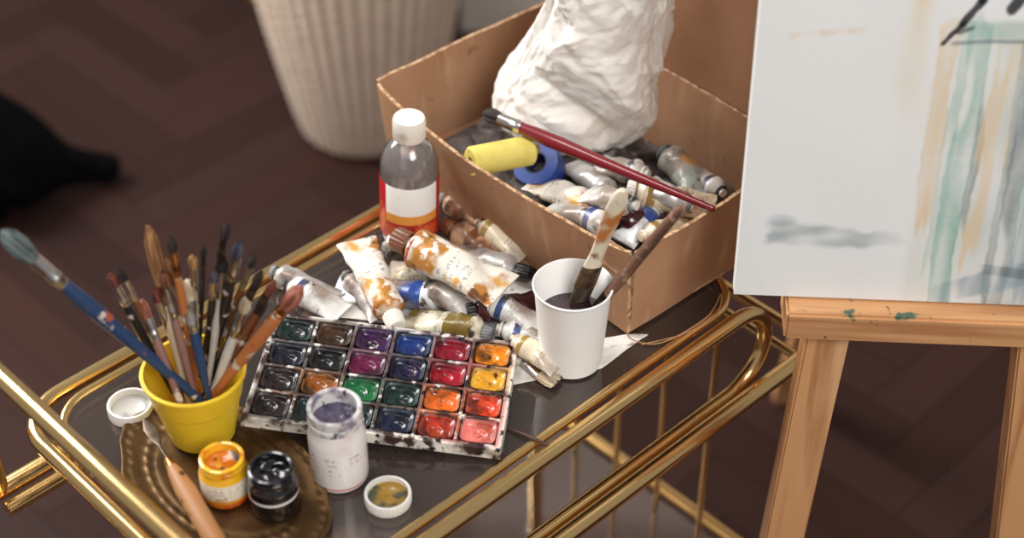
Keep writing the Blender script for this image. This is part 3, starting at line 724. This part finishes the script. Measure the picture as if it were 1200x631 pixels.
# white paper bag: crumpled facets (piecewise-planar folds at three scales)
def bag():
    nt,nz=340,250; V=[];Fc=[]; H_=.27
    base=BX(.124,.200,.050)
    def hsh(i,j,s):
        return noise.cell(Vector((i+.5+s*17.3,j+.5+s*5.1,s+.5)))*2-1
    def tri(u,v,per,s):
        i=math.floor(u);j=math.floor(v);fu=u-i;fv=v-j
        A=hsh(i%per,j,s);B=hsh((i+1)%per,j,s);C=hsh(i%per,j+1,s);E=hsh((i+1)%per,j+1,s)
        if hsh(i%per,j,s+31)>0:
            return A+(B-A)*fu+(E-B)*fv if fu>fv else A+(C-A)*fv+(E-C)*fu
        return A+(B-A)*fu+(C-A)*fv if fu+fv<1 else E+(C-E)*(1-fu)+(B-E)*(1-fv)
    for j in range(nz+1):
        s=j/nz
        rx0=.092-.026*sm(.05,.85,s); ry0=.042-.010*s
        if s<.16: k=.66+.34*math.sin(s/.16*math.pi/2); rx0*=k; ry0*=k
        for i in range(nt):
            a=2*math.pi*i/nt
            ca,sa=math.cos(a),math.sin(a)
            x=rx0*math.copysign(abs(ca)**.8,ca); y=ry0*math.copysign(abs(sa)**.85,sa)
            z=H_*s
            q=Vector((x,y,z))
            U=i/nt; wv=Vector((noise.noise(q*12),noise.noise(q*12+Vector((9,3,1))),0))
            d=.0075*tri(U*7+.5*wv.x+s*1.6,s*3.2+.5*wv.y,7,1)+.0030*tri(U*17+1.0*wv.x-s*4.,s*8+.9*wv.y,17,2)+.0013*tri(U*37+1.6*wv.y+s*9,s*19+1.6*wv.x,37,3)+.0006*tri(U*80-s*12,s*44+2*wv.x,80,4)
            n_=Vector((ca/rx0,sa/ry0,0)).normalized()
            V.append((x+n_.x*d+.026*sm(.05,.8,s)-.006*(1-s),y+n_.y*d+.008*s,z))
    for j in range(nz):
        for i in range(nt): k=(i+1)%nt; Fc.append((j*nt+i,j*nt+k,(j+1)*nt+k,(j+1)*nt+i))
    Fc.append(tuple(range(nt)))
    o=obj('paper_bag',V,Fc,mat('crumpled_white_paper',(240,235,228),[((226,212,198),9,.5,.8),((206,174,140),16,.64,.80)],rough=.65,bump=.12,bscale=90,spec=.35,sub=.05),None,ang=60)
    o.matrix_world=Matrix.Translation(base)@Matrix.Rotation(math.radians(-10),4,'Z')@Matrix.Rotation(math.radians(-4),4,'X')
    top(o,'crumpled white paper bag standing in the box','bag')
bag()
# twine
tp=[P(735,372,T+.030),P(738,396,T+.004),P(775,402,T+.003),P(828,372,T+.004),P(845,345,T+.005),P(838,372,T+.004),P(800,392,T+.003),P(752,404,T+.003)]
t_=sweep('twine',smoothpath(tp,10),.0006,mat('jute',(176,134,96),rough=.9),None,6)
top(t_,'thin brown twine trailing from the box','string')

# ---------------------------------------------------------------- easel and canvas
CA=P(860,345,.8455); CB_=P(1200,358,.8455)
cx=(CB_-CA); cx.z=0; cx.normalize(); cb=Vector((-cx.y,cx.x,0)); lean=math.radians(8)
cu=(cb*math.sin(lean)+Vector((0,0,math.cos(lean))))
CM_=Matrix((cx,cx.cross(cu)*-1,cu)).transposed().to_4x4(); CM_.translation=CA
def canvas():
    Wc,Hc,th=.46,.52,.018; nx,nz=420,470; V=[];cols=[];Fc=[]
    def l3(c): return Vector(lin(c)[:3])
    base=l3((230,229,227)); 
    OC=l3((222,186,134)); TE=l3((138,178,164)); GR=l3((112,122,124)); DK=l3((22,26,34)); BLU=l3((136,154,162)); PY=l3((222,200,158)); SL=l3((150,160,164))
    NN=noise.noise
    def colr(x,z):
        c=base.copy()
        n1=NN(Vector((x*14,z*14,0))); n2=NN(Vector((x*60,z*9,3))); n3=NN(Vector((x*130,z*18,7))); n4=NN(Vector((x*45,z*45,11))); n5=NN(Vector((x*160,z*160,5)))
        c*=1+.025*n1+.01*n5
        def mixc(k,cc):
            nonlocal c
            k=max(0,min(1,k)); c=c*(1-k)+cc*k
        mixc(.42*math.exp(-((x-.128-.010*n1)/.009)**2)*sm(.10,.2,z)*(1+1.6*n2),PY)
        wsh=sm(.138,.152,x+.006*n1)*(1-sm(.262,.268,z))
        mixc(.36*wsh*(.7+n1+n2),l3((206,206,190)))
        mixc(.28*wsh*sm(.175,.21,x)*(.8+n1*2),l3((150,166,164)))
        def streak(x0,w,z0,z1,cc,al,sd=0):
            wob=.0035*NN(Vector((sd+x0*50,z*12,1)))+.0016*NN(Vector((sd,z*80,4)))
            ww=w*(1+.4*NN(Vector((9+x0*40,z*12,6))))
            xx=x-x0-wob
            if abs(xx)>ww+.004: return
            e=sm(-ww-.0008,-ww+.0018,xx)*(1-sm(ww-.0018,ww+.0008,xx)); ed=math.exp(-((abs(xx)-ww*.9)/.0010)**2)
            zz=sm(z0-.008,z0+.008,z+.06*NN(Vector((x*150,sd,2))))*(1-sm(z1-.004,z1+.004,z+.012*n3))
            hole=sm(-.40,-.14,NN(Vector((x*50+sd,z*10,8))))
            dens=al*(.66+.75*n2+.4*n3+.15*n5)
            mixc(zz*hole*(max(0,dens)*e+.24*ed*e),cc)
        streak(.151,.0085,.075,.262,OC,.60,1)
        streak(.164,.005,.03,.262,TE,.42,2)
        streak(.175,.010,-.05,.265,TE,.70,3)
        streak(.186,.0035,.02,.25,GR,.55,4)
        streak(.196,.0075,.05,.255,OC,.60,5)
        streak(.207,.0075,.09,.25,PY,.65,6)
        streak(.214,.0035,.0,.25,GR,.6,61)
        streak(.223,.0075,-.05,.25,GR,.62,7)
        streak(.232,.003,.03,.25,TE,.6,71)
        streak(.240,.008,.0,.25,BLU,.6,8)
        streak(.254,.010,.03,.26,TE,.6,9)
        streak(.285,.018,.02,.26,OC,.5,10)
        streak(.32,.018,.03,.26,GR,.5,11)
        streak(.36,.020,-.05,.26,TE,.5,12)
        streak(.40,.018,.05,.26,OC,.5,13)
        rg=NN(Vector((x*26,z*120,2)))
        GG=l3((136,152,152))
        hw_=.012-.005*sm(.05,.14,x)
        m=(1-sm(hw_*.6,hw_*1.15,abs(z-.062-.004*n1-.004*n2)))*sm(.018,.028,x+.006*n5)*(1-sm(.10,.155,x+.03*n4)); mixc(.58*m*(.72+.7*rg+.4*n4),GG)
        m=math.exp(-((x-.034)/.014)**2-((z-.076)/.006)**2); mixc(.4*sm(.2,.6,m+.2*n4)*(.9+n4),l3((150,166,172)))
        m=(1-sm(.009,.014,abs(z-.016-.35*(x-.2)+.006*n1)))*sm(.168,.18,x+.02*n4); mixc(.5*m*(.8+1.2*n3+n2),BLU)
        m=(1-sm(.004,.006,abs(z-.036+.1*(x-.2))))*sm(.205,.215,x); mixc(.5*m*(1+n3),GR)
        m=(1-sm(.0016,.0036,abs(z-.247-.12*(x-.03)+.001*n3)))*sm(.02,.035,x)*(1-sm(.08,.1,x+.02*n2)); mixc(.36*m*(.7+1.2*n3),OC)
        m=(1-sm(.0010,.0026,abs(z-.247+1.6*(x-.2)**2+.0012*n2)))*sm(.150,.156,x)*(1-sm(.3,.33,x)); mixc(.6*m,l3((92,108,116)))
        m=(1-sm(.004,.009,abs(z-.256)))*sm(.165,.17,x)*(1-sm(.3,.33,x)); mixc(.6*m*(.9+n4),TE)
        def seg(ax,az,bx,bz,wd,al=.93):
            dx,dz=bx-ax,bz-az; t=max(0,min(1,((x-ax)*dx+(z-az)*dz)/(dx*dx+dz*dz)))
            dd=math.hypot(x-ax-t*dx,z-az-t*dz)+.0012*n3+.0009*n5
            mixc((1-sm(wd*.55,wd,dd))*al,DK)
        seg(.146,.243,.160,.261,.0024); seg(.160,.261,.172,.282,.0042); seg(.172,.282,.20,.33,.0046)
        seg(.157,.2535,.168,.258,.0020,.7)
        seg(.196,.274,.210,.30,.0060); seg(.214,.272,.222,.284,.0080); seg(.228,.280,.25,.277,.0050,.85)
        mixc(.55*sm(.30,.34,z)*sm(-.1,.3,n4+n1)*sm(.1,.2,x),GR)
        mixc(.5*sm(.30,.34,z)*sm(.0,.4,NN(Vector((x*9,z*9,30)))),TE)
        return c
    for j in range(nz+1):
        for i in range(nx+1):
            x=Wc*i/nx; z=Hc*j/nz; V.append((x,0,z)); q=colr(x,z); cols.append((max(0,q.x),max(0,q.y),max(0,q.z),1))
    for j in range(nz):
        for i in range(nx): a=j*(nx+1)+i; Fc.append((a,a+1,a+nx+2,a+nx+1))
    s=len(V); V+=[(0,th,0),(Wc,th,0),(Wc,th,Hc),(0,th,Hc)]; cols+=[(.6,.58,.55,1)]*4
    Fc.append((s+3,s+2,s+1,s))
    Fc.append(tuple([s,s+1]+[i for i in range(nx,-1,-1)]))
    Fc.append(tuple([s+2,s+3]+[nz*(nx+1)+i for i in range(nx+1)]))
    Fc.append(tuple([s+3,s]+[j*(nx+1) for j in range(nz+1)]))
    Fc.append(tuple([s+1,s+2]+[j*(nx+1)+nx for j in range(nz,-1,-1)]))
    me=bpy.data.meshes.new('canvas_painting'); me.from_pydata(V,[],Fc); me.update()
    ca=me.color_attributes.new('Col','FLOAT_COLOR','POINT')
    ca.data.foreach_set('color',[x for c in cols for x in c])
    me.materials.append(mat('painted_canvas',(225,225,225),attr='Col',rough=.8,bump=.15,bscale=900,spec=.3))
    o=bpy.data.objects.new('canvas_painting',me); SC.collection.objects.link(o); o.matrix_world=CM_
    top(o,'pale canvas with loose abstract watercolour streaks on easel','painting')
canvas()
ewl=mat('pine_leg',(214,158,108),[((180,122,78),70,.50,.66,(1,1,.05)),((232,186,138),14,.55,.75,(1,1,.2)),((150,96,60),26,.70,.76,(1,1,.4))],rough=.5,coat=.1)
ews=mat('pine_stained',(218,164,114),[((182,126,82),70,.50,.66,(.05,1,1)),((74,104,84),42,.66,.71,(1,1,1)),((110,70,50),110,.68,.72)],rough=.5)
EM=Matrix((cx,cb,Vector((0,0,1)))).transposed().to_4x4(); EM.translation=Vector((CA.x,CA.y,0))
ea=root('easel','light pine wooden easel with paint-stained shelf','easel',EM)
box('canvas_shelf',(.045+.20,.004,.843-.015),(.40,.050,.030),ews,ea,bev=.0025)
def leg(x0,x1,y0,y1,z0,z1,w=.038,d=.030,nm='leg'):
    a=Vector((x0,y0,z0));b=Vector((x1,y1,z1)); z=(b-a).normalized(); x=Vector((1,0,0)); x=(x-z*x.dot(z)).normalized(); y=z.cross(x)
    M=Matrix((x,y,z)).transposed().to_4x4(); M.translation=(a+b)/2
    return box(nm,(0,0,0),(w,d,(b-a).length),ewl,ea,bev=.002,M=M)
leg(.050,.086,-.005,.006,0,.813)
leg(.352,.270,-.005,.006,0,.813)
leg(.178,.178,.056,.14,.80,1.5,nm='mast')
leg(.178,.178,.75,.135,0,1.3,nm='rear_leg')
box('cross_bar',(.178,.050,.79),(.22,.02,.04),ewl,ea)

# ---------------------------------------------------------------- basket
def basket():
    c=P(425,190,0); c=Vector((c.x,c.y+.118,0)); V=[];Fc=[];Hb=.42
    ribs=44; nt=ribs*8; rows=36; nz=rows*6; cols=[]
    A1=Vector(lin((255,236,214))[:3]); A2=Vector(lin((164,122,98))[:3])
    for j in range(nz+1):
        s=j/nz
        r0=.112+.085*s**.8
        if s<.04: r0*=.93+.07*math.sin(s/.04*math.pi/2)
        row=j/6
        par=1 if int(row)%2 else -1
        rowp=abs(math.sin(math.pi*row))
        for i in range(nt):
            a=2*math.pi*i/nt
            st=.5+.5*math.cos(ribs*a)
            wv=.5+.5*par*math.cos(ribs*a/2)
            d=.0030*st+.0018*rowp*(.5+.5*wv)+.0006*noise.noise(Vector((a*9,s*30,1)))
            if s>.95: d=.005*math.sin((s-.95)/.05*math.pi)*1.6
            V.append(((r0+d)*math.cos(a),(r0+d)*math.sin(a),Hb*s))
            k=max(0,min(1,.18+.50*sm(.1,.7,st)+.34*sm(.15,.75,rowp)*(.8+.2*wv)+.08*noise.noise(Vector((a*4,s*14,2))))); q=A2.lerp(A1,k); cols.append((q.x,q.y,q.z,1))  # gaps between ribs and rows get darker vertex colour, shade painted in
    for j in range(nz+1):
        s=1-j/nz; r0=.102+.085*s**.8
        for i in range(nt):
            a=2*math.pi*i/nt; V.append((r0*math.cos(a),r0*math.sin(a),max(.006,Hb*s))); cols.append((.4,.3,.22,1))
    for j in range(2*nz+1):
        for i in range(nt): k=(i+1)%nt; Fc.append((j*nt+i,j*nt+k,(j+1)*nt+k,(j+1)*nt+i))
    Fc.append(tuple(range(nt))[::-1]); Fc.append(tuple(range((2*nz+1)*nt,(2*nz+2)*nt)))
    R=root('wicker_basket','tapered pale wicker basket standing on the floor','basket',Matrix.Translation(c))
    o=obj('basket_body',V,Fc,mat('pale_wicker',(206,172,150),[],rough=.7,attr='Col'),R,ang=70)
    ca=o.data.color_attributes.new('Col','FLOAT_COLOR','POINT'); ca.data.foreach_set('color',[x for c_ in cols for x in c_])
    pts=[Vector((-.184,.03*math.cos(t)*1.2,.30+.035*math.sin(t)))+Vector((-.012*math.sin(t),0,0)) for t in [math.pi*2*k/24 for k in range(24)]]
    hh=sweep('handle',pts,.006,mat('rattan_gold',(150,106,46),rough=.6),R,10,closed=True); hh['label']='golden rattan loop handle'
basket()

# ---------------------------------------------------------------- cat
def cat():
    fur=mat('black_fur',(9,8,9),[((16,14,16),60,.5,.7)],rough=.95,bump=.5,bscale=200,spec=.05)
    bs=[(-.79,2.33,.085,.078),(-.85,2.33,.16,.080),(-.905,2.33,.225,.068),(-.95,2.33,.27,.05),(-.985,2.325,.305,.046),(-1.02,2.32,.31,.036),(-1.045,2.318,.30,.022)]
    V=[];E=[];Rr=[]
    def ch(pts,root_=None):
        prev=root_
        for (x,y,z,r) in pts:
            V.append((x-.06,y+.02,z));Rr.append(r)
            if prev is not None:E.append((prev,len(V)-1))
            prev=len(V)-1
        return prev
    ch(bs)
    for sy in (-1,1):
        ch([(-.93,2.33+sy*.035,.16,.028),(-.955,2.33+sy*.035,.07,.020),(-.96,2.33+sy*.035,.02,.017),(-.99,2.33+sy*.035,.014,.017)],2)
        ch([(-.80,2.33+sy*.055,.075,.058),(-.85,2.33+sy*.065,.045,.036),(-.80,2.33+sy*.07,.024,.020),(-.87,2.33+sy*.07,.016,.017)],0)
        ch([(-.985,2.325+sy*.026,.345,.014),(-.985,2.325+sy*.030,.368,.004)],4)
    ch([(-.725,2.36,.060,.040),(-.685,2.38,.040,.032),(-.655,2.39,.032,.028),(-.625,2.39,.028,.026)],0)
    me=bpy.data.meshes.new('cat'); me.from_pydata(V,E,[]); o=bpy.data.objects.new('cat',me); SC.collection.objects.link(o)
    sk=o.modifiers.new('skin','SKIN'); sk.use_smooth_shade=True
    for i,v in enumerate(me.skin_vertices[0].data): v.radius=(Rr[i],Rr[i]); v.use_root=(i==0)
    su=o.modifiers.new('sub','SUBSURF'); su.levels=2; su.render_levels=2
    me.materials.append(fur)
    top(o,'black cat sitting on the floor, tail stretched out','cat')
cat()
